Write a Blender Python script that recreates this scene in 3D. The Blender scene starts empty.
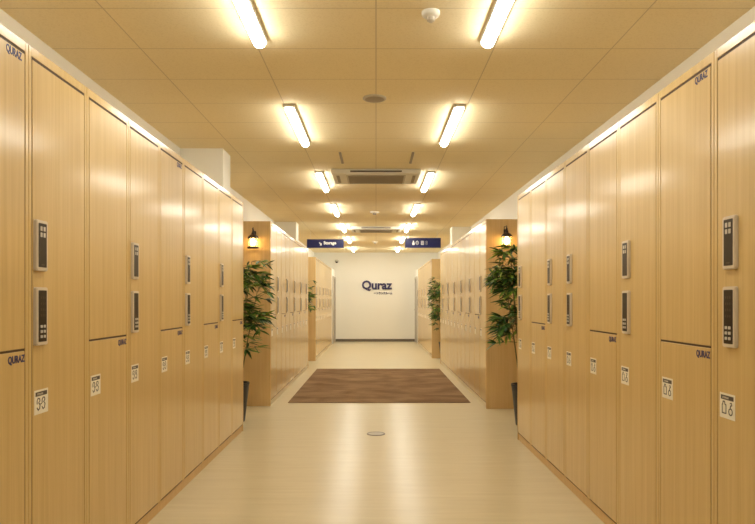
import bpy, bmesh, math, random
from mathutils import Vector, Matrix, Euler
random.seed(7)
PI = math.pi
sc = bpy.context.scene
C = sc.collection

# ------------------------------------------------------------------ helpers
def add_box(bm, x0, x1, y0, y1, z0, z1, bevel=0.0, seg=1):
    vs = [bm.verts.new(p) for p in ((x0,y0,z0),(x1,y0,z0),(x1,y1,z0),(x0,y1,z0),(x0,y0,z1),(x1,y0,z1),(x1,y1,z1),(x0,y1,z1))]
    fs = [bm.faces.new([vs[i] for i in q]) for q in ((0,3,2,1),(4,5,6,7),(0,1,5,4),(1,2,6,5),(2,3,7,6),(3,0,4,7))]
    if bevel:
        es = set(e for f in fs for e in f.edges)
        bmesh.ops.bevel(bm, geom=list(es), offset=bevel, segments=seg, profile=0.5, affect='EDGES')

def add_prism(bm, pts, y0, y1):
    """polygon pts in XZ (counter-clockwise seen from -Y) extruded from y0 to y1"""
    a = [bm.verts.new((p[0], y0, p[1])) for p in pts]
    b = [bm.verts.new((p[0], y1, p[1])) for p in pts]
    n = len(pts)
    bm.faces.new(a); bm.faces.new(list(reversed(b)))
    for i in range(n):
        j = (i+1) % n
        bm.faces.new((a[j], a[i], b[i], b[j]))

def round_rect(x0, x1, z0, z1, r, n=4):
    out = []
    for cx, cz, a0 in ((x1-r, z0+r, -PI/2), (x1-r, z1-r, 0), (x0+r, z1-r, PI/2), (x0+r, z0+r, PI)):
        for k in range(n+1):
            a = a0 + PI/2*k/n
            out.append((cx+r*math.cos(a), cz+r*math.sin(a)))
    return out

def add_lathe(bm, prof, c=(0,0,0), n=24, caps=(False, False)):
    rings = []
    for r, z in prof:
        rings.append([bm.verts.new((c[0]+r*math.cos(2*PI*k/n), c[1]+r*math.sin(2*PI*k/n), c[2]+z)) for k in range(n)])
    for a, b in zip(rings, rings[1:]):
        for k in range(n):
            j = (k+1) % n
            bm.faces.new((a[k], a[j], b[j], b[k]))
    if caps[0]: bm.faces.new(list(reversed(rings[0])))
    if caps[1]: bm.faces.new(rings[-1])

def add_tube(bm, pts, r, n=8, r2=None):
    pts = [Vector(p) for p in pts]
    rings = []
    for i, p in enumerate(pts):
        t = (pts[min(i+1, len(pts)-1)] - pts[max(i-1, 0)]).normalized()
        u = t.cross(Vector((0,0,1)))
        if u.length < 1e-3: u = t.cross(Vector((1,0,0)))
        u.normalize(); v = t.cross(u)
        rr = r if r2 is None else r + (r2-r)*i/(len(pts)-1)
        rings.append([bm.verts.new(p + rr*(math.cos(2*PI*k/n)*u + math.sin(2*PI*k/n)*v)) for k in range(n)])
    for a, b in zip(rings, rings[1:]):
        for k in range(n):
            j = (k+1) % n
            bm.faces.new((a[k], b[k], b[j], a[j]))
    bm.faces.new(rings[0]); bm.faces.new(list(reversed(rings[-1])))

def stroke(bm, pts, w, y0, y1, closed=False):
    """a drawn line of width w through XZ points, as thin slabs facing -Y"""
    n = len(pts)
    for i in range(n if closed else n-1):
        a, b = Vector(pts[i]), Vector(pts[(i+1) % n])
        d = (b-a).normalized(); q = Vector((-d.y, d.x))*w/2; a2 = a-d*w/2; b2 = b+d*w/2
        add_prism(bm, [tuple(a2-q), tuple(b2-q), tuple(b2+q), tuple(a2+q)], y0, y1)

def obj(name, bm, m, parent=None, smooth=False, loc=None):
    bmesh.ops.recalc_face_normals(bm, faces=bm.faces[:])
    me = bpy.data.meshes.new(name)
    bm.to_mesh(me); bm.free()
    if smooth:
        for p in me.polygons: p.use_smooth = True
        try: me.set_sharp_from_angle(angle=math.radians(40))
        except Exception: pass
    me.materials.append(m)
    o = bpy.data.objects.new(name, me); C.objects.link(o)
    if parent: o.parent = parent
    if loc: o.location = loc
    return o

def tag(o, label, cat, group=None, kind=None):
    o['label'] = label; o['category'] = cat
    if group: o['group'] = group
    if kind: o['kind'] = kind
    return o

def thing(name, label, cat, loc=(0,0,0), rz=0, group=None):
    o = bpy.data.objects.new(name, None); C.objects.link(o)
    o.empty_display_size = 0.1
    o.location = loc; o.rotation_euler = (0,0,rz)
    return tag(o, label, cat, group)

def struct(name, bm, m, parent=None):
    o = obj(name, bm, m, parent)
    if not parent: o['kind'] = 'structure'
    return o

def copy_tree(o, parent=None):
    c = o.copy(); C.objects.link(c); c.parent = parent
    for ch in list(o.children): copy_tree(ch, c)
    return c

def text_mesh(body, size, extrude=0.0005, offset=0.0, align='LEFT', stretch=1.0):
    cu = bpy.data.curves.new('writing', 'FONT')
    cu.body = body; cu.size = size; cu.extrude = extrude; cu.offset = offset; cu.align_x = align
    cu.resolution_u = 3
    t = bpy.data.objects.new('writing', cu); C.objects.link(t)
    bpy.context.view_layer.update()
    me = bpy.data.meshes.new_from_object(t.evaluated_get(bpy.context.evaluated_depsgraph_get()))
    bpy.data.objects.remove(t)
    # text stands up in XZ and faces -Y; normalise its place to lower-left corner
    me.transform(Matrix.Rotation(PI/2, 4, 'X') @ Matrix.Diagonal((stretch, 1, 1, 1)))
    xs = [v.co.x for v in me.vertices]; zs = [v.co.z for v in me.vertices]
    if xs:
        ax = {'LEFT': min(xs), 'CENTER': (min(xs)+max(xs))/2}[align]
        me.transform(Matrix.Translation((-ax, 0, -min(zs))))
    return me

def text_obj(name, body, size, m, parent, loc, width=None, **kw):
    me = text_mesh(body, size, **kw)
    if width:
        xs = [v.co.x for v in me.vertices]; s = width/(max(xs)-min(xs))
        me.transform(Matrix.Diagonal((s, 1, 1, 1)))
    me.materials.clear(); me.materials.append(m)
    o = bpy.data.objects.new(name, me); C.objects.link(o)
    o.parent = parent; o.location = loc
    return o

# ------------------------------------------------------------------ materials
def mat(name, col, rough=0.5, metal=0.0, spec=0.5, emit=None, estr=0.0, coat=0.0, coatr=0.1):
    m = bpy.data.materials.new(name); m.use_nodes = True
    b = m.node_tree.nodes['Principled BSDF']
    b.inputs['Base Color'].default_value = (*col, 1)
    b.inputs['Roughness'].default_value = rough
    b.inputs['Metallic'].default_value = metal
    b.inputs['Specular IOR Level'].default_value = spec
    b.inputs['Coat Weight'].default_value = coat
    b.inputs['Coat Roughness'].default_value = coatr
    if emit:
        b.inputs['Emission Color'].default_value = (*emit, 1)
        b.inputs['Emission Strength'].default_value = estr
    return m

def nn(m, t, **kw):
    n = m.node_tree.nodes.new(t)
    for k, v in kw.items(): setattr(n, k, v)
    return n
def lk(m, a, b): m.node_tree.links.new(a, b)
def bsdf(m): return m.node_tree.nodes['Principled BSDF']

def math_node(m, op, a, b=None):
    n = nn(m, 'ShaderNodeMath', operation=op)
    for i, v in enumerate((a, b)):
        if v is None: continue
        if isinstance(v, (int, float)): n.inputs[i].default_value = v
        else: lk(m, v, n.inputs[i])
    return n.outputs[0]

def wood(name, lo, hi, rough, coat=0.0, coatr=0.15):
    m = mat(name, lo, rough, coat=coat, coatr=coatr)
    tc = nn(m, 'ShaderNodeTexCoord'); oi = nn(m, 'ShaderNodeObjectInfo')
    off = nn(m, 'ShaderNodeCombineXYZ')
    r = math_node(m, 'MULTIPLY', oi.outputs['Random'], 37.0)
    for i in range(3): lk(m, r, off.inputs[i])
    add = nn(m, 'ShaderNodeVectorMath', operation='ADD')
    lk(m, tc.outputs['Object'], add.inputs[0]); lk(m, off.outputs[0], add.inputs[1])
    mp = nn(m, 'ShaderNodeMapping'); mp.inputs['Scale'].default_value = (38, 38, 0.9)
    lk(m, add.outputs[0], mp.inputs['Vector'])
    n1 = nn(m, 'ShaderNodeTexNoise'); n1.inputs['Scale'].default_value = 1.0
    n1.inputs['Detail'].default_value = 5; n1.inputs['Roughness'].default_value = 0.6
    lk(m, mp.outputs[0], n1.inputs['Vector'])
    mp2 = nn(m, 'ShaderNodeMapping'); mp2.inputs['Scale'].default_value = (150, 150, 2.5)
    lk(m, add.outputs[0], mp2.inputs['Vector'])
    n2 = nn(m, 'ShaderNodeTexNoise'); n2.inputs['Scale'].default_value = 1.0; n2.inputs['Detail'].default_value = 3
    lk(m, mp2.outputs[0], n2.inputs['Vector'])
    f = math_node(m, 'ADD', math_node(m, 'MULTIPLY', n1.outputs['Fac'], 0.65), math_node(m, 'MULTIPLY', n2.outputs['Fac'], 0.35))
    cr = nn(m, 'ShaderNodeValToRGB')
    cr.color_ramp.elements[0].position = 0.36; cr.color_ramp.elements[0].color = (*lo, 1)
    cr.color_ramp.elements[1].position = 0.62; cr.color_ramp.elements[1].color = (*hi, 1)
    lk(m, f, cr.inputs['Fac']); lk(m, cr.outputs[0], bsdf(m).inputs['Base Color'])
    bp = nn(m, 'ShaderNodeBump'); bp.inputs['Strength'].default_value = 0.04; bp.inputs['Distance'].default_value = 0.0004
    lk(m, f, bp.inputs['Height']); lk(m, bp.outputs[0], bsdf(m).inputs['Normal'])
    return m

M = {}
M['wood'] = wood('oak_laminate', (0.605, 0.405, 0.150), (0.695, 0.49, 0.20), 0.42, coat=0.7, coatr=0.17)
M['wood_end'] = wood('oak_end_board', (0.66, 0.43, 0.18), (0.73, 0.50, 0.235), 0.45)
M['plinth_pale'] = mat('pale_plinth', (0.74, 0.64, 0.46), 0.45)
M['wall'] = mat('cream_wall_paint', (0.93, 0.91, 0.84), 0.6)
M['seal'] = mat('brown_gap_shade', (0.075, 0.038, 0.014), 0.7)  # dark brown standing in for the shade inside door gaps
M['white'] = mat('white_plastic', (0.82, 0.79, 0.72), 0.45)
M['offwhite'] = mat('warm_grey_plastic', (0.55, 0.50, 0.42), 0.5)
M['grille'] = mat('grey_grille', (0.36, 0.31, 0.25), 0.6)
M['beige'] = mat('beige_metal_frame', (0.70, 0.60, 0.47), 0.4, metal=0.0)
M['black'] = mat('black_glass_panel', (0.022, 0.013, 0.008), 0.3, spec=0.35)
M['dim'] = mat('dim_grey_print', (0.075, 0.055, 0.04), 0.5)
M['key'] = mat('light_grey_keys', (0.62, 0.58, 0.52), 0.4)
M['paper'] = mat('cream_sticker', (0.86, 0.80, 0.66), 0.6)
M['ink'] = mat('dark_ink', (0.05, 0.04, 0.035), 0.6)
M['inkband'] = mat('brown_grey_band', (0.09, 0.07, 0.055), 0.6)
M['navy'] = mat('navy_print', (0.035, 0.03, 0.12), 0.4)
M['signnavy'] = mat('navy_sign_board', (0.014, 0.017, 0.085), 0.3, spec=0.3)
M['signwhite'] = mat('white_sign_print', (0.95, 0.93, 0.9), 0.6)
M['pot'] = mat('charcoal_pot', (0.035, 0.035, 0.038), 0.4)
M['soil'] = mat('dark_soil', (0.05, 0.03, 0.018), 0.95)
M['stem'] = mat('olive_bamboo_stem', (0.16, 0.14, 0.05), 0.5)
M['iron'] = mat('dark_bronze_iron', (0.03, 0.014, 0.007), 0.45, metal=0.2)
M['door'] = mat('grey_door_paint', (0.36, 0.30, 0.25), 0.45)
M['steel'] = mat('brushed_steel', (0.5, 0.47, 0.42), 0.35, metal=0.9)
M['base'] = mat('grey_baseboard', (0.16, 0.13, 0.10), 0.4)
LIGHTCOL = (0.965, 0.935, 0.81)
M['tube'] = mat('lit_diffuser', (0.9, 0.9, 0.88), 0.4, emit=LIGHTCOL, estr=35.0)
M['tube_mid'] = mat('lit_diffuser_mid', (0.9, 0.9, 0.88), 0.4, emit=LIGHTCOL, estr=42.0)
M['tube_far'] = mat('lit_diffuser_far', (0.9, 0.9, 0.88), 0.4, emit=LIGHTCOL, estr=60.0)
M['bulb'] = mat('lit_lantern_bulb', (0.9, 0.8, 0.6), 0.4, emit=(1.0, 0.62, 0.22), estr=50.0)

# clear lantern glass
m = bpy.data.materials.new('clear_glass'); m.use_nodes = True; nt = m.node_tree
for n in list(nt.nodes): nt.nodes.remove(n)
o_ = nt.nodes.new('ShaderNodeOutputMaterial'); mx = nt.nodes.new('ShaderNodeMixShader')
tr = nt.nodes.new('ShaderNodeBsdfTransparent'); tl = nt.nodes.new('ShaderNodeBsdfTranslucent'); m2 = nt.nodes.new('ShaderNodeMixShader'); gl = nt.nodes.new('ShaderNodeBsdfGlossy')
gl.inputs['Roughness'].default_value = 0.1; mx.inputs[0].default_value = 0.12
m2.inputs[0].default_value = 0.3; tl.inputs[0].default_value = (1, .85, .6, 1); nt.links.new(tr.outputs[0], m2.inputs[1]); nt.links.new(tl.outputs[0], m2.inputs[2]); nt.links.new(m2.outputs[0], mx.inputs[1]); nt.links.new(gl.outputs[0], mx.inputs[2]); nt.links.new(mx.outputs[0], o_.inputs[0])
M['glass'] = m

# leaves: colour varies from leaf to leaf
m = mat('bamboo_leaf', (0.05, 0.11, 0.02), 0.45)
g = nn(m, 'ShaderNodeNewGeometry'); cr = nn(m, 'ShaderNodeValToRGB')
cr.color_ramp.elements[0].color = (0.012, 0.04, 0.008, 1)
cr.color_ramp.elements[1].color = (0.26, 0.38, 0.045, 1)
e = cr.color_ramp.elements.new(0.55); e.color = (0.06, 0.155, 0.02, 1)
lk(m, g.outputs['Random Per Island'], cr.inputs['Fac']); lk(m, cr.outputs[0], bsdf(m).inputs['Base Color'])
M['leaf'] = m

# floor: glossy vinyl with faint cross streaks
m = mat('beige_vinyl_floor', (0.55, 0.46, 0.32), 0.28, spec=0.36)
tc = nn(m, 'ShaderNodeTexCoord'); mp = nn(m, 'ShaderNodeMapping'); mp.inputs['Scale'].default_value = (2.2, 26, 1); mp.inputs['Location'].default_value = (3.37, 11.71, 0.43)
lk(m, tc.outputs['Object'], mp.inputs['Vector'])
n1 = nn(m, 'ShaderNodeTexNoise'); n1.inputs['Scale'].default_value = 1.0; n1.inputs['Detail'].default_value = 4; n1.inputs['Roughness'].default_value = 0.6
lk(m, mp.outputs[0], n1.inputs['Vector'])
cr = nn(m, 'ShaderNodeValToRGB')
cr.color_ramp.elements[0].position = 0.3; cr.color_ramp.elements[0].color = (0.65, 0.555, 0.36, 1)
cr.color_ramp.elements[1].position = 0.7; cr.color_ramp.elements[1].color = (0.72, 0.625, 0.425, 1)
lk(m, n1.outputs['Fac'], cr.inputs['Fac']); lk(m, cr.outputs[0], bsdf(m).inputs['Base Color'])
M['floor'] = m

# ceiling: speckled boards with fine joints every 0.65 m across, 0.485 m along
m = mat('ceiling_board', (0.68, 0.56, 0.40), 0.8)
tc = nn(m, 'ShaderNodeTexCoord'); sx = nn(m, 'ShaderNodeSeparateXYZ'); lk(m, tc.outputs['Object'], sx.inputs[0])
def joint(sock, pitch, off, w):
    a = math_node(m, 'ADD', sock, off)
    f = math_node(m, 'ABSOLUTE', math_node(m, 'SUBTRACT', math_node(m, 'FRACT', math_node(m, 'DIVIDE', a, pitch)), 0.5))
    return math_node(m, 'GREATER_THAN', f, 0.5 - w/pitch)
j = math_node(m, 'MAXIMUM', joint(sx.outputs['X'], 0.645, 6.45, 0.0032), joint(sx.outputs['Y'], 0.485, -3.507+4.85, 0.0032))
n1 = nn(m, 'ShaderNodeTexNoise'); n1.inputs['Scale'].default_value = 110; n1.inputs['Detail'].default_value = 2
lk(m, tc.outputs['Object'], n1.inputs['Vector'])
cr = nn(m, 'ShaderNodeValToRGB')
cr.color_ramp.elements[0].position = 0.30; cr.color_ramp.elements[0].color = (0.88, 0.755, 0.49, 1)
cr.color_ramp.elements[1].position = 0.50; cr.color_ramp.elements[1].color = (0.95, 0.825, 0.56, 1)
lk(m, n1.outputs['Fac'], cr.inputs['Fac'])
mixc = nn(m, 'ShaderNodeMix', data_type='RGBA')
lk(m, j, mixc.inputs['Factor']); lk(m, cr.outputs[0], mixc.inputs['A']); mixc.inputs['B'].default_value = (0.68, 0.57, 0.38, 1)
lk(m, mixc.outputs['Result'], bsdf(m).inputs['Base Color'])
M['ceiling'] = m

# rug: brown with paler wavy drifts and a short pile
m = mat('brown_carpet', (0.2, 0.1, 0.05), 0.95, spec=0.1)
tc = nn(m, 'ShaderNodeTexCoord'); mp = nn(m, 'ShaderNodeMapping'); mp.inputs['Scale'].default_value = (1.0, 1.5, 1)
lk(m, tc.outputs['Object'], mp.inputs['Vector'])
n1 = nn(m, 'ShaderNodeTexNoise'); n1.inputs['Scale'].default_value = 2.2; n1.inputs['Detail'].default_value = 7; n1.inputs['Distortion'].default_value = 0.4
lk(m, mp.outputs[0], n1.inputs['Vector'])
n2 = nn(m, 'ShaderNodeTexNoise'); n2.inputs['Scale'].default_value = 90; n2.inputs['Detail'].default_value = 2
lk(m, tc.outputs['Object'], n2.inputs['Vector'])
f = math_node(m, 'ADD', math_node(m, 'MULTIPLY', n1.outputs['Fac'], 0.75), math_node(m, 'MULTIPLY', n2.outputs['Fac'], 0.25))
cr = nn(m, 'ShaderNodeValToRGB')
cr.color_ramp.elements[0].position = 0.38; cr.color_ramp.elements[0].color = (0.185, 0.108, 0.055, 1)
cr.color_ramp.elements[1].position = 0.66; cr.color_ramp.elements[1].color = (0.33, 0.215, 0.12, 1)
lk(m, f, cr.inputs['Fac']); lk(m, cr.outputs[0], bsdf(m).inputs['Base Color'])
bp = nn(m, 'ShaderNodeBump'); bp.inputs['Strength'].default_value = 0.6; bp.inputs['Distance'].default_value = 0.004
lk(m, n2.outputs['Fac'], bp.inputs['Height']); lk(m, bp.outputs[0], bsdf(m).inputs['Normal'])
M['rug'] = m

# ------------------------------------------------------------------ the room
W = 1.2            # half width of the aisle between the locker fronts
WALL = 1.775       # half width between the walls
CH = 2.56          # ceiling height
Y0, Y1 = -2.6, 18.4
def box_struct(name, m, *a):
    bm = bmesh.new(); add_box(bm, *a); return struct(name, bm, m)
box_struct('floor', M['floor'], -WALL-.1, WALL+.1, Y0-.1, Y1+.1, -0.1, 0)
box_struct('ceiling', M['ceiling'], -WALL-.1, WALL+.1, Y0-.1, Y1+.1, CH, CH+0.1)
# side walls; beyond the last lockers each wall steps in to the aisle and carries a door
def side_wall(name, s, ys):
    bm = bmesh.new()
    lo, hi = sorted((s*WALL, s*(WALL+.1)))
    add_box(bm, lo, hi, Y0-.1, Y1+.1, 0, CH)
    lo, hi = sorted((s*(W-(0.02 if s < 0 else 0.06)), s*WALL))
    add_box(bm, lo, hi, ys, Y1, 0, 2.04)
    return struct(name, bm, M['wall'])
side_wall('wall_left', -1, 17.06)
side_wall('wall_right', 1, 17.40)
box_struct('wall_far', M['wall'], -WALL, WALL, Y1, Y1+.1, 0, CH)
box_struct('wall_near', M['wall'], -WALL, WALL, Y0-.1, Y0, 0, CH)
box_struct('baseboard_far', M['base'], -(W-0.02), (W-0.06), Y1-0.012, Y1, 0, 0.075)
# pillars standing against the walls
for i, (s, a, b, inner) in enumerate(((-1, 5.80, 6.09, 1.385), (-1, 11.22, 11.55, 1.40), (1, 11.97, 12.28, 1.42))):
    lo, hi = sorted((s*inner, s*WALL))
    bm = bmesh.new(); add_box(bm, lo, hi, a, b, 0, CH, 0.004)
    struct('trim_%d' % (i+1), bm, M['wall'])
# doors in the stepped walls at the far end
for i, (s, a, b) in enumerate(((-1, 17.30, 18.20), (1, 17.52, 18.30))):
    f = W - (0.02 if s < 0 else 0.06)
    bm = bmesh.new()
    def sx_(x0, x1):  # x range measured from the wall face into the aisle
        return tuple(sorted((s*(f-x0), s*(f-x1))))
    add_box(bm, *sx_(0, 0.018), a+.045, b-.045, 0.01, 1.79, 0.002)
    d = struct('door_%d' % (i+1), bm, M['door'])
    d['label'] = 'grey flush door in the %s wall beside the far white wall' % ('left' if s < 0 else 'right'); 
    bm = bmesh.new()
    add_box(bm, *sx_(0, 0.035), a, a+.045, 0, 1.84, 0.003)
    add_box(bm, *sx_(0, 0.035), b-.045, b, 0, 1.84, 0.003)
    add_box(bm, *sx_(0, 0.035), a+.045, b-.045, 1.795, 1.84, 0.003)
    obj('door_frame', bm, M['offwhite'], d)
    bm = bmesh.new()
    x0 = s*(f-0.018); x1 = s*(f-0.075)
    add_tube(bm, [(x0, a+.12, 0.92), (x1, a+.12, 0.92), (x1, a+.24, 0.92)], 0.011, 10)
    obj('door_handle', bm, M['steel'], d, True)

# two slim slots in the ceiling boards before the air conditioner
for i, x in enumerate((-0.335, 0.345)):
    bm = bmesh.new(); add_box(bm, x-.012, x+.012, 5.95, 6.42, CH-.008, CH, 0.002)
    struct('trim_%d' % (i+4), bm, M['grille'])

# ------------------------------------------------------------------ lockers
LH = 2.066; PL = 0.06; DEP = 0.57
SPLIT = 1.012
def keypad(t, x, upper, detail=True):
    w = 0.077; h = 0.180 if upper else 0.206; zc = 1.375 if upper else 1.124
    th = 0.0125
    bm = bmesh.new()
    add_prism(bm, round_rect(x, x+w, zc-h/2, zc+h/2, 0.008), -th, -0.0003)
    es = [e for e in bm.edges if all(v.co.y < -th+1e-5 for v in e.verts)]
    bmesh.ops.bevel(bm, geom=es, offset=0.0025, segments=2, affect='EDGES')
    k = obj('fingerprint_reader' if upper else 'keypad', bm, M['beige'], t, True)
    bm = bmesh.new()
    px0, px1 = x+0.0115, x+w-0.0115
    add_prism(bm, round_rect(px0, px1, zc-h/2+0.013, zc+h/2-0.011, 0.003), -th-0.0012, -th+0.0002)
    obj('display_panel', bm, M['black'], k)
    if not detail: return
    cx = (px0+px1)/2
    if upper:
        for r in range(2):
            for c in (-1, 1):
                bm = bmesh.new()
                zz = zc+h/2-0.030-r*0.022
                add_prism(bm, round_rect(cx+c*0.0105-0.0065, cx+c*0.0105+0.0065, zz-0.008, zz+0.008, 0.002), -th-0.0022, -th-0.001)
                obj('indicator_light', bm, M['key'] if c*s_mirror < 0 or r < 0 else M['offwhite'], k)
        bm = bmesh.new(); add_box(bm, cx-0.012, cx+0.012, -th-0.0018, -th-0.001, zc-h/2+0.020, zc-h/2+0.024)
        obj('maker_mark', bm, M['dim'], k)
    else:
        for r in range(3):
            for c in (-1, 1):
                bm = bmesh.new(); zz = zc-0.036-r*0.0180
                add_prism(bm, round_rect(cx+c*0.0105-0.0060, cx+c*0.0105+0.0060, zz-0.0050, zz+0.0050, 0.002), -th-0.0035, -th-0.001)
                obj('key_button', bm, M['key'], k)
        dg = bmesh.new()
        for r in range(4):
            for c in (-1, 0, 1):
                zz = zc+0.066-r*0.021; xx = cx+c*0.013
                add_box(dg, xx-0.003, xx+0.003, -th-0.0018, -th-0.001, zz-0.004, zz+0.004)
        obj('printed_digits', dg, M['dim'], k)

def sticker(t, x, icons='pair', detail=True):
    w, h, zc = 0.094, 0.086, 0.819
    bm = bmesh.new(); add_box(bm, x, x+w, -0.0010, -0.0002, zc-h/2, zc+h/2)
    s = obj('sticker', bm, M['paper'], t)
    s['label'] = 'cream square sticker with dark band and two symbols'
    bm = bmesh.new(); add_box(bm, x+0.008, x+w-0.008, -0.0016, -0.0009, zc+h/2-0.022, zc+h/2-0.007)
    obj('header_band', bm, M['inkband'], s)
    if not detail: return
    text_obj('header_writing', 'STORAGE', 0.009, M['paper'], s, (x+0.018, -0.0018, zc+h/2-0.018), extrude=0.0002)
    bm = bmesh.new(); y0, y1 = -0.0017, -0.0009
    if icons == 'digits':      # two rounded numeral-like marks
        for dx in (0.028, 0.062):
            cx = x+dx
            pts = [(cx-.010, zc+.006), (cx-.004, zc+.013), (cx+.006, zc+.012), (cx+.009, zc+.004), (cx+.001, zc-.003),
                   (cx+.010, zc-.011), (cx+.007, zc-.024), (cx-.003, zc-.028), (cx-.010, zc-.020)]
            stroke(bm, pts, 0.0035, y0, y1)
            stroke(bm, [(cx-.010, zc+.006), (cx-.010, zc-.005)], 0.0035, y0, y1)
        stroke(bm, [(x+.043, zc-.008), (x+.048, zc-.008)], 0.0035, y0, y1)
    else:                      # a tall door outline and a ring with a hook
        cx = x+0.028
        stroke(bm, [(cx-.012, zc-.026), (cx+.012, zc-.026), (cx+.012, zc+.004), (cx+.006, zc+.004), (cx+.003, zc+.014), (cx-.006, zc+.014), (cx-.009, zc+.004), (cx-.012, zc+.002)], 0.0035, y0, y1, True)
        cx = x+0.068
        stroke(bm, [(cx+.011*math.cos(a*PI/5), zc-.017+.011*math.sin(a*PI/5)) for a in range(10)], 0.0035, y0, y1, True)
        stroke(bm, [(cx-.002, zc-.006), (cx, zc+.004), (cx+.008, zc+.006), (cx+.006, zc+.013), (cx-.002, zc+.012)], 0.0035, y0, y1)
    obj('printed_symbols', bm, M['ink'], s)

def make_locker(kind, w, H, pad_x=0.03, logo_top=False, icons='pair', detail=True, wm='wood'):
    t = thing('storage_locker', 'oak locker', 'locker')
    st, rail = 0.020, H-2.032+0.0
    rail = 0.034
    bm = bmesh.new()
    add_box(bm, 0.0008, w-0.0008, 0.022, DEP, PL, H)                     # carcass behind the doors
    add_box(bm, 0.0012, st, 0, 0.0225, PL, H, 0.0018)                    # stiles
    add_box(bm, w-st, w-0.0012, 0, 0.0225, PL, H, 0.0018)
    add_box(bm, st-0.001, w-st+0.001, 0.0004, 0.0225, H-rail, H, 0.001)  # top rail
    obj('cabinet_body', bm, M[wm], t)
    g = 0.0048; gt = 0.010
    x0, x1 = st+g, w-st-g
    def door(nm, z0, z1):
        bm = bmesh.new(); add_box(bm, x0, x1, 0, 0.018, z0, z1, 0.0014)
        return obj(nm, bm, M[wm], t)
    def seal(z0, z1):  # dark strips fill the gaps round the doors as painted shade
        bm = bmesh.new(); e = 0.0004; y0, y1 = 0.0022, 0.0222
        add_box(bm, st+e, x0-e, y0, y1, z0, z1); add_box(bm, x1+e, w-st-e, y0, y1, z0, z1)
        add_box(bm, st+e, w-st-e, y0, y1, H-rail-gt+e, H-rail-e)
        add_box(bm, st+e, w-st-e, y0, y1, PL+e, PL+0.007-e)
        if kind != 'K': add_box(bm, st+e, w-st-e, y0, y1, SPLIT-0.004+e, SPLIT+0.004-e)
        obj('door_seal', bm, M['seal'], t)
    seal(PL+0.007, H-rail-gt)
    if kind == 'K':
        door('door', PL+0.007, H-rail-gt)
        keypad(t, pad_x, True, detail); keypad(t, pad_x, False, detail)
    else:
        door('upper_door', SPLIT+0.004, H-rail-gt); door('lower_door', PL+0.007, SPLIT-0.004)
        o = text_obj('logo', 'QURAZ', 0.034, M['navy'], t, (w-0.125, -0.0006, SPLIT-0.046), width=0.100, offset=0.0012, extrude=0.0004)
        o['label'] = 'small navy logo lettering'
        if logo_top:
            o = text_obj('logo', 'QURAZ', 0.036, M['navy'], t, (w-0.135, -0.0006, 1.985), width=0.092, offset=0.0012, extrude=0.0004)
            o['label'] = 'small navy logo lettering at the top of the door'
    sticker(t, 0.035 if pad_x < 0.05 else 0.040, icons, detail)
    return t

ordw = ['first','second','third','fourth','fifth','sixth','seventh','eighth','ninth','tenth','eleventh','twelfth','thirteenth']
protos = {}
def row(side, y_near, n, w, kinds, H, pad_x, rowname, detail, top_logos=(), icons='pair', W=W):
    """kinds listed from the near end to the far end"""
    global s_mirror
    s_mirror = side
    for i in range(n):
        kd = kinds[i]
        key = (side, w, kd, i in top_logos, H, detail, icons)
        if key not in protos:
            t = protos[key] = make_locker(kd, w, H, pad_x, i in top_logos, icons, detail)
        else:
            t = copy_tree(protos[key])
        if side < 0: t.location = (-W, y_near+i*w, 0); t.rotation_euler = (0, 0, PI/2)
        else:        t.location = (W, y_near+(i+1)*w, 0); t.rotation_euler = (0, 0, -PI/2)
        fromfar = n-1-i
        desc = 'tall oak keypad locker' if kd == 'K' else ('two-door oak locker with logo on top' if i in top_logos else 'two-door oak locker')
        if rowname[0] == 'front':
            wh = 'at the plant niche' if fromfar == 0 else '%s back from plant niche' % ordw[fromfar]
            t['label'] = '%s %s, front %s row' % (desc, wh, 'left' if side < 0 else 'right')
        elif rowname[0] == 'middle':
            wh = 'nearest' if i == 0 else ('furthest' if fromfar == 0 else ordw[i]+' along')
            t['label'] = '%s, %s in %s row beside the rug' % (desc, wh, 'left' if side < 0 else 'right')
        else:
            wh = 'nearest' if i == 0 else ('furthest' if fromfar == 0 else ordw[i]+' along')
            t['label'] = '%s, %s in far %s row' % (desc, wh, 'left' if side < 0 else 'right')
        t['group'] = 'oak lockers in the %s row on the %s' % (rowname[0], 'left' if side < 0 else 'right')
    # continuous plinth
    a, b = y_near+0.001, y_near+n*w-0.001
    lo, hi = sorted((side*(W+0.008), side*(W+DEP-0.03)))
    bm = bmesh.new(); add_box(bm, lo, hi, a, b, 0, PL, 0.002)
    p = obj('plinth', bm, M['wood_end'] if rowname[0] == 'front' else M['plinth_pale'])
    tag(p, '%s plinth running under the %s %s locker row' % ('oak' if rowname[0] == 'front' else 'pale', rowname[0], 'left' if side < 0 else 'right'), 'plinth')
    # end boards
    for y0_, y1_, wh in ((y_near-0.021, y_near-0.001, 'near'), (y_near+n*w+0.001, y_near+n*w+0.016, 'far')):
        if rowname[0] == 'front' and wh == 'near': continue
        lo, hi = sorted((side*W, side*(W+DEP)))
        bm = bmesh.new(); add_box(bm, lo, hi, y0_, y1_, 0, H, 0.0015)
        p = obj('end_board', bm, M['wood_end'])
        tag(p, 'oak board closing the %s end of the %s %s locker row' % (wh, rowname[0], 'left' if side < 0 else 'right'), 'panel')

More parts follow.
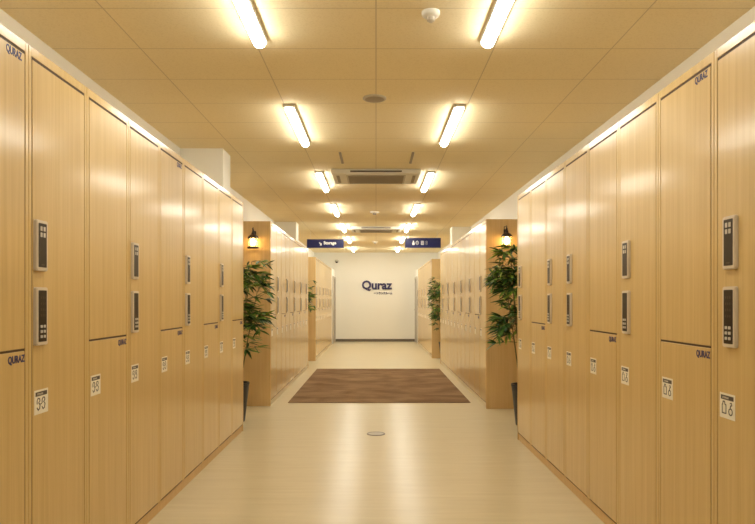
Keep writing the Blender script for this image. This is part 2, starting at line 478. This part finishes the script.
row(-1, 5.775-11*0.4455, 11, 0.4455, 'SKSKSKSKSKS'[0:11], LH, 0.030, ('front',), True, (2, 6), 'digits')
row(1, 5.415-10*0.449, 10, 0.449, 'SKKSKSKKSK', LH, 0.076, ('front',), True, (3,), 'pair')
row(-1, 7.17, 10, 0.394, 'SKSKSKSKSK', LH, 0.030, ('middle',), False, W=1.178)
row(1, 6.99, 12, 0.410, 'KSKSKSKSKSKS', LH, 0.030, ('middle',), False)
row(-1, 12.52, 11, 0.41, 'KSKSKSKSKSK', 2.03, 0.030, ('far',), False, W=1.18)
row(1, 13.10, 10, 0.425, 'SKSKSKSKSK', 2.03, 0.030, ('far',), False, W=1.14)

# ------------------------------------------------------------------ ceiling lights
def make_light(tube):
    t = thing('ceiling_light', 'light', 'ceiling light', group='ceiling strip lights in two lines')
    L = 1.07
    bm = bmesh.new(); add_box(bm, -0.040, 0.040, 0, L, CH-0.022, CH-0.0005, 0.004)
    obj('light_housing', bm, M['white'], t)
    bm = bmesh.new()
    prof = [(-0.031, CH-0.0225)] + [(-0.030*math.cos(a*PI/8), CH-0.031-0.020*math.sin(a*PI/8)) for a in range(0, 9)] + [(0.031, CH-0.0225)]
    add_prism(bm, prof, 0.012, L-0.012)
    es = [e for e in bm.edges if all(abs(v.co.y-e.verts[0].co.y) < 1e-6 for v in e.verts)]
    bmesh.ops.bevel(bm, geom=es, offset=0.008, segments=2, affect='EDGES')
    obj('light_diffuser', bm, tube, t, True)
    return t
lp = {}
for k in range(-1, 7):
    y = 0.1 if k < 0 else (3.39, 5.56, 7.89, 10.15, 12.5, 14.85, 17.5)[k] - 1.07  # the pair above the viewer is unseen, added as fill light
    for s, x in ((-1, -0.612), (1, 0.588)):
        tm = ('tube', 'tube', 'tube', 'tube_mid', 'tube_far', 'tube_far', 'tube_far')[max(k, 0)]
        t = make_light(M[tm]) if tm not in lp else copy_tree(lp[tm])
        lp.setdefault(tm, t)
        t.location = (x, y, 0)
        side = 'left' if s < 0 else 'right'
        if k == -2: t['label'] = 'long lit strip light at the near wall, %s line' % side
        elif k == -1: t['label'] = 'unseen strip light added as fill above the viewer, %s line' % side
        else: t['label'] = 'glowing strip light on ceiling, %s from viewer in %s line' % (ordw[k] if k < 6 else 'farthest', side)

# ------------------------------------------------------------------ air conditioners
def make_ac(y, label):
    t = thing('ceiling_air_conditioner', label, 'air conditioner', (0.0, y, 0), group='ceiling air conditioners')
    hx, hy = 0.47, 0.30; z0, z1 = CH-0.055, CH-0.0005
    bm = bmesh.new()
    add_box(bm, -hx, hx, -hy, hy, z0, z1, 0.012, 2)
    obj('casing', bm, M['white'], t)
    bm = bmesh.new(); add_box(bm, -0.315, 0.315, -0.235, 0.235, z0-0.006, z0-0.0003, 0.002)
    obj('intake_frame', bm, M['offwhite'], t)
    bm = bmesh.new()
    for i in range(20):
        yy = -0.21+i*0.0221
        add_box(bm, -0.295, 0.295, yy-0.006, yy+0.006, z0-0.011, z0-0.0065)
    obj('intake_grille', bm, M['grille'], t)
    for s in (-1, 1):      # curved blow-out vanes at both ends, slim slot front and back
        bm = bmesh.new(); add_box(bm, s*0.405-0.016, s*0.405+0.016, -0.20, 0.20, z0-0.004, z0-0.0003, 0.001)
        obj('air_vane', bm, M['grille'], t)
        bm = bmesh.new(); lo, hi = sorted((s*(hy+0.0003), s*(hy+0.003))); add_box(bm, -0.27, 0.27, lo, hi, z0+0.018, z0+0.034)
        obj('air_slot', bm, M['dim'], t)
    return t
make_ac(6.99, 'white ceiling air conditioner with grey grille, nearer and larger one')
make_ac(12.2, 'white ceiling air conditioner with grey grille, farther one near the hanging signs')

# ------------------------------------------------------------------ small ceiling fittings
t = thing('ceiling_speaker', 'round grey speaker grille flush in ceiling centre before the air conditioner', 'speaker', (-0.01, 4.36, 0))
bm = bmesh.new(); add_lathe(bm, [(0.080, CH-0.0005), (0.080, CH-0.006), (0.074, CH-0.011), (0.066, CH-0.011)], n=32, caps=(True, True)); obj('rim', bm, M['offwhite'], t, True)
bm = bmesh.new(); add_lathe(bm, [(0.065, CH-0.0112), (0.04, CH-0.0155), (0.001, CH-0.017)], n=32, caps=(True, True)); obj('speaker_grille', bm, M['grille'], t, True)
def detector(x, y, label, scale=1.0, group='smoke detectors'):
    t = thing('smoke_detector', label, 'smoke detector', (x, y, 0), group=group)
    r = 0.055*scale
    bm = bmesh.new(); add_lathe(bm, [(r, CH-0.0005), (r, CH-0.012), (r*0.9, CH-0.02), (r*0.55, CH-0.026)], n=24, caps=(True, True)); obj('detector_base', bm, M['white'], t, True)
    bm = bmesh.new(); add_lathe(bm, [(r*0.42, CH-0.0262), (r*0.42, CH-0.042), (r*0.2, CH-0.050)], n=20, caps=(True, True)); obj('sensor_head', bm, M['offwhite'] if scale < 1 else M['grille'], t, True)
detector(0.262, 3.06, 'small white smoke detector near the nearest right strip light', 0.8)
detector(-0.02, 9.95, 'white smoke detector with dark tip between the air conditioners', 1.25)
detector(-0.02, 15.0, 'distant white smoke detector behind the hanging signs', 1.2)

# security camera on the far wall
t = thing('security_camera', 'small dark dome camera high on the far wall, left side', 'camera', (-1.12, Y1+0.002, 2.33))
bm = bmesh.new(); add_box(bm, -0.04, 0.04, -0.11, 0.0, 0.0, 0.03); obj('camera_bracket', bm, M['white'], t)
bm = bmesh.new(); add_lathe(bm, [(0.055, 0.0), (0.06, -0.02), (0.05, -0.04)], c=(0, -0.11, 0.0), n=20, caps=(True, True)); obj('camera_housing', bm, M['offwhite'], t, True)
bm = bmesh.new(); add_lathe(bm, [(0.045, -0.041), (0.038, -0.062), (0.02, -0.078), (0.004, -0.082)], c=(0, -0.11, 0.0), n=20, caps=(True, True)); obj('camera_dome', bm, M['black'], t, True)

# ------------------------------------------------------------------ hanging signs
SY = 12.75
def sign(x0, x1, z0, z1, label):
    t = thing('hanging_sign', label, 'sign', ((x0+x1)/2, SY, z0), group='navy hanging signs')
    hw = (x1-x0)/2; h = z1-z0
    bm = bmesh.new(); add_box(bm, -hw, hw, -0.0125, 0.0125, 0, h, 0.002); obj('sign_board', bm, M['signnavy'], t)
    for s in (-1, 1):
        bm = bmesh.new(); add_tube(bm, [(s*hw*0.8, 0, h-0.001), (s*hw*0.8, 0, CH-z0-0.0005)], 0.0035, 8); obj('hanging_rod', bm, M['white'], t)
    return t, hw, h
t, hw, h = sign(-1.375, -0.64, 2.228, 2.40, 'navy sign hanging at left, reading Storage in white')
t_, = [text_obj('writing', 'Storage', 0.085, M['signwhite'], t, (-0.035, -0.0135, 0.048), width=0.25, offset=0.003, extrude=0.0008)]
bm = bmesh.new(); add_box(bm, -0.105, -0.075, -0.0145, -0.0122, 0.048, 0.092, 0.0005)
add_box(bm, -0.125, -0.103, -0.0145, -0.0122, 0.086, 0.112, 0.0005); obj('pictogram', bm, M['signwhite'], t)
t, hw, h = sign(0.58, 1.29, 2.228, 2.425, 'navy sign hanging at right with four white pictograms')
for i, cx in enumerate((-0.19, -0.115, -0.01, 0.07)):
    bm = bmesh.new(); y0, y1 = -0.0145, -0.0122; zc = h*0.5
    if i == 0:      # person shape
        add_prism(bm, round_rect(cx-.014, cx+.014, zc+.018, zc+.044, .012), y0, y1)
        add_prism(bm, round_rect(cx-.024, cx+.024, zc-.042, zc+.012, .010), y0, y1)
    elif i == 1:    # ring
        stroke(bm, [(cx+.024*math.cos(a*PI/6), zc+.034*math.sin(a*PI/6)) for a in range(12)], .015, y0, y1, True)
        add_prism(bm, round_rect(cx-.007, cx+.007, zc-.012, zc+.012, .003), y0, y1)
    elif i == 2:    # box with a middle bar
        stroke(bm, [(cx-.024, zc-.034), (cx+.024, zc-.034), (cx+.024, zc+.034), (cx-.024, zc+.034)], .012, y0, y1, True)
        stroke(bm, [(cx-.02, zc), (cx+.02, zc)], .012, y0, y1)
        stroke(bm, [(cx, zc-.03), (cx, zc+.03)], .010, y0, y1)
    else:           # two small rings
        for dz in (-.019, .019):
            stroke(bm, [(cx+.017*math.cos(a*PI/5), zc+dz+.015*math.sin(a*PI/5)) for a in range(10)], .010, y0, y1, True)
    obj('pictogram', bm, M['signwhite'], t)

# ------------------------------------------------------------------ wall lettering
t = thing('wall_logo', 'large navy lettering with a small line below on the far white wall', 'sign', (0, Y1, 0))
text_obj('large_lettering', 'Quraz', 0.34, M['navy'], t, (-0.405, -0.016, 1.45), width=0.87, offset=0.011, extrude=0.014)
text_obj('small_lettering', 'ートランクルーム', 0.085, M['navy'], t, (-0.06, -0.006, 1.35), width=0.53, extrude=0.004, offset=0.004)

# ------------------------------------------------------------------ lanterns
def lantern(x, y, z, flip, label):
    """z = bottom of the glass; the back plate sits on the end board at y"""
    t = thing('wall_lantern', label, 'lantern', (x, y, z), group='lanterns on the locker ends')
    bm = bmesh.new(); add_box(bm, -0.016, 0.016, -0.010, 0.0, 0.13, 0.20, 0.003); obj('back_plate', bm, M['iron'], t)
    bm = bmesh.new()
    pts = [(0, -0.01, 0.17)] + [(0, -0.065+0.055*math.cos(a), 0.205+0.050*math.sin(a)) for a in [i*PI/6 for i in range(0, 7)]]
    pts = [(0, -0.005, 0.165), (-0.012, -0.018, 0.195), (-0.018, -0.045, 0.222), (-0.008, -0.075, 0.226), (0, -0.09, 0.215), (0, -0.09, 0.20)]
    add_tube(bm, pts, 0.004, 8); obj('arm', bm, M['iron'], t, True)
    cy = -0.09
    bm = bmesh.new(); add_lathe(bm, [(0.002, 0.235), (0.005, 0.212), (0.010, 0.197), (0.012, 0.180), (0.018, 0.168), (0.020, 0.155), (0.040, 0.142), (0.056, 0.128), (0.062, 0.108), (0.050, 0.108), (0.030, 0.128)], c=(0, cy, 0), n=28, caps=(True, False)); obj('lantern_cap', bm, M['iron'], t, True)
    bm = bmesh.new(); add_lathe(bm, [(0.046, 0.112), (0.048, 0.06), (0.050, 0.012)], c=(0, cy, 0), n=28); obj('glass_shade', bm, M['glass'], t, True)
    bm = bmesh.new(); add_lathe(bm, [(0.048, 0.018), (0.062, 0.016), (0.064, 0.0), (0.048, 0.0)], c=(0, cy, 0), n=28)
    add_lathe(bm, [(0.050, 0.0), (0.050, 0.012)], c=(0, cy, 0), n=28); obj('bottom_ring', bm, M['iron'], t, True)
    bm = bmesh.new()
    for k in range(4):
        a = PI/4 + k*PI/2
        add_tube(bm, [(0.050*math.cos(a), cy+0.050*math.sin(a), 0.114), (0.053*math.cos(a), cy+0.053*math.sin(a), 0.01)], 0.0032, 6)
    obj('cage_bars', bm, M['iron'], t)
    bm = bmesh.new(); add_lathe(bm, [(0.011, 0.150), (0.011, 0.108)], c=(0, cy, 0), n=14, caps=(True, True)); obj('bulb_socket', bm, M['iron'], t, True)
    bm = bmesh.new(); add_lathe(bm, [(0.010, 0.109), (0.018, 0.098), (0.027, 0.074), (0.026, 0.052), (0.015, 0.034), (0.002, 0.028)], c=(0, cy, 0), n=18, caps=(True, True)); obj('bulb', bm, M['bulb'], t, True)
lantern(-1.355, 7.17-0.021, 1.755, 0, 'lit bronze lantern on the oak end board above left plant')
lantern(1.405, 6.99-0.021, 1.755, 0, 'lit bronze lantern on the oak end board above right plant')

# ------------------------------------------------------------------ plants
def leaf(bm, p, d, L, w, droop):
    d = d.normalized()
    side = d.cross(Vector((0,0,1)))
    if side.length < 0.05: side = Vector((1,0,0))
    side.normalize()
    up = side.cross(d).normalized()
    tw = random.uniform(-0.7, 0.7); side = (side*math.cos(tw)+up*math.sin(tw)).normalized()
    rows = []
    for s, ww in ((0, 0.15), (0.22, 0.8), (0.5, 1.0), (0.78, 0.6), (1.0, 0.0)):
        c = p + d*L*s + Vector((0,0,-droop*L*s*s))
        if ww == 0: rows.append([bm.verts.new(c)])
        else: rows.append([bm.verts.new(c-side*w*ww/2), bm.verts.new(c+Vector((0,0,-w*0.12*ww))), bm.verts.new(c+side*w*ww/2)])
    for a, b in zip(rows, rows[1:]):
        if len(b) == 3:
            bm.faces.new((a[0], a[1], b[1], b[0])); bm.faces.new((a[1], a[2], b[2], b[1]))
        else:
            bm.faces.new((a[0], a[1], b[0])); bm.faces.new((a[1], a[2], b[0]))

def plant(x, y, label, H, zlo, reach, aim, box, nfan, pot_h=0.40, seed=1):
    """aim: the way the plant leans into the aisle; box: free space (x0,x1,y0,y1) the leaves may fill"""
    random.seed(seed)
    t = thing('potted_bamboo', label, 'plant', (x, y, 0), group='potted bamboo plants in the niches')
    bm = bmesh.new(); add_lathe(bm, [(0.088, 0.0), (0.092, 0.01), (0.130, pot_h-0.02), (0.134, pot_h-0.018), (0.134, pot_h), (0.122, pot_h), (0.116, pot_h-0.04)], n=32, caps=(True, False)); obj('pot', bm, M['pot'], t, True)
    bm = bmesh.new(); add_lathe(bm, [(0.117, pot_h-0.036), (0.06, pot_h-0.028), (0.002, pot_h-0.026)], n=24, caps=(True, True)); obj('soil', bm, M['soil'], t)
    fol = bmesh.new(); tw = bmesh.new()
    stems = []
    for k in range(5):
        a = k*2*PI/5+0.4
        b0 = Vector((0.045*math.cos(a), 0.045*math.sin(a), pot_h-0.035))
        top = Vector((0.11*math.cos(a)+aim[0]*0.10, 0.11*math.sin(a)+aim[1]*0.10, H*(0.78+0.045*k)))
        mid = b0.lerp(top, 0.5)+Vector((random.uniform(-.03,.03), random.uniform(-.03,.03), 0))
        pts = [b0*(1-s)**2+mid*2*s*(1-s)+top*s*s for s in [i/10 for i in range(11)]]
        bm = bmesh.new(); add_tube(bm, pts, 0.0075, 7, 0.003); obj('stem', bm, M['stem'], t, True)
        stems.append(pts)
    x0, x1, y0, y1 = box
    def inside(p): return x0 < x+p.x < x1 and y0 < y+p.y < y1
    made = 0; tries = 0
    while made < nfan and tries < nfan*12:
        tries += 1
        pts = random.choice(stems)
        z = zlo + (H-zlo)*random.random()**0.85
        # leave gaps between tiers of foliage
        if math.sin(z*17+seed) < -0.55 and random.random() < 0.8: continue
        q = min(pts, key=lambda p: abs(p.z-z)).copy()
        az = math.atan2(aim[1], aim[0]) + random.gauss(0, 1.25)
        rl = random.uniform(0.03, reach)
        tip = q + Vector((math.cos(az)*rl, math.sin(az)*rl, random.uniform(-0.02, 0.10)))
        if not inside(tip): continue
        add_tube(tw, [q, q.lerp(tip, 0.5)+Vector((0,0,0.012)), tip], 0.002, 5)
        for i in range(random.randint(5, 8)):
            aa = az + random.uniform(-1.25, 1.25)
            d = Vector((math.cos(aa), math.sin(aa), random.uniform(-0.35, 0.6)))
            L = random.uniform(0.10, 0.17)
            e_ = tip + d.normalized()*L
            if not inside(e_): continue
            leaf(fol, tip, d, L, random.uniform(0.020, 0.031), random.uniform(0.1, 0.45))
        made += 1
    obj('twigs', tw, M['stem'], t)
    f = obj('foliage', fol, M['leaf'], t); f['kind'] = 'stuff'
    return t
plant(-1.372, 6.255, 'potted bamboo in near left niche, dark pot half hidden by lockers', 1.62, 0.72, 0.20, (1, 0.1), (-1.68, -0.98, 5.84, 7.02), 100, 0.38, 3)
plant(1.415, 6.06, 'bushy potted bamboo below the right lantern, in near right niche', 1.70, 0.72, 0.24, (-1, -0.1), (1.02, 1.70, 5.5, 6.92), 150, 0.39, 5)
plant(-1.50, 12.02, 'distant potted bamboo in far left niche, only leaf tips showing', 1.55, 0.85, 0.26, (1, -0.1), (-1.72, -1.10, 11.62, 12.42), 60, 0.36, 8)
plant(1.375, 12.68, 'distant bushy bamboo in dark pot, far right niche', 1.62, 0.62, 0.22, (-1, -0.1), (1.0, 1.70, 12.3, 13.0), 120, 0.36, 11)

# ------------------------------------------------------------------ floor things
bm = bmesh.new(); add_box(bm, -1.015, 1.09, 7.37, 11.0, 0.0002, 0.009, 0.003)
tag(obj('rug', bm, M['rug']), 'large brown carpet runner with paler wavy drifts lying across the aisle', 'rug')
t = thing('floor_outlet', 'small oval metal cover set in the floor before the rug', 'floor cover', (0.0, 5.66, 0))
bm = bmesh.new(); add_lathe(bm, [(0.082, 0.0003), (0.080, 0.004), (0.070, 0.005), (0.068, 0.0025)], n=36, caps=(True, False)); obj('rim', bm, M['base'], t, True)
bm = bmesh.new(); add_lathe(bm, [(0.067, 0.001), (0.067, 0.0032)], n=36, caps=(True, True)); obj('cover_plate', bm, M['offwhite'], t)

# ------------------------------------------------------------------ camera, world, view
cam = bpy.data.cameras.new('camera'); co = bpy.data.objects.new('camera', cam); C.objects.link(co)
co.location = (0, 0, 1.18); co.rotation_euler = (PI/2, 0, 0)
cam.sensor_width = 36; cam.lens = 36*640/755
cam.shift_x = 1.5/755; cam.shift_y = 38.5/755
cam.clip_start = 0.02
sc.camera = co
w = bpy.data.worlds.new('world'); sc.world = w; w.use_nodes = True
w.node_tree.nodes['Background'].inputs[0].default_value = (0.9, 0.75, 0.5, 1)
w.node_tree.nodes['Background'].inputs[1].default_value = 0.0
sc.view_settings.view_transform = 'Standard'; sc.view_settings.look = 'None'
sc.view_settings.gamma = 1; sc.view_settings.use_curve_mapping = False
sc.view_settings.exposure = 0.10
sc.cycles.sample_clamp_indirect = 4.0
sc.cycles.seed = 11
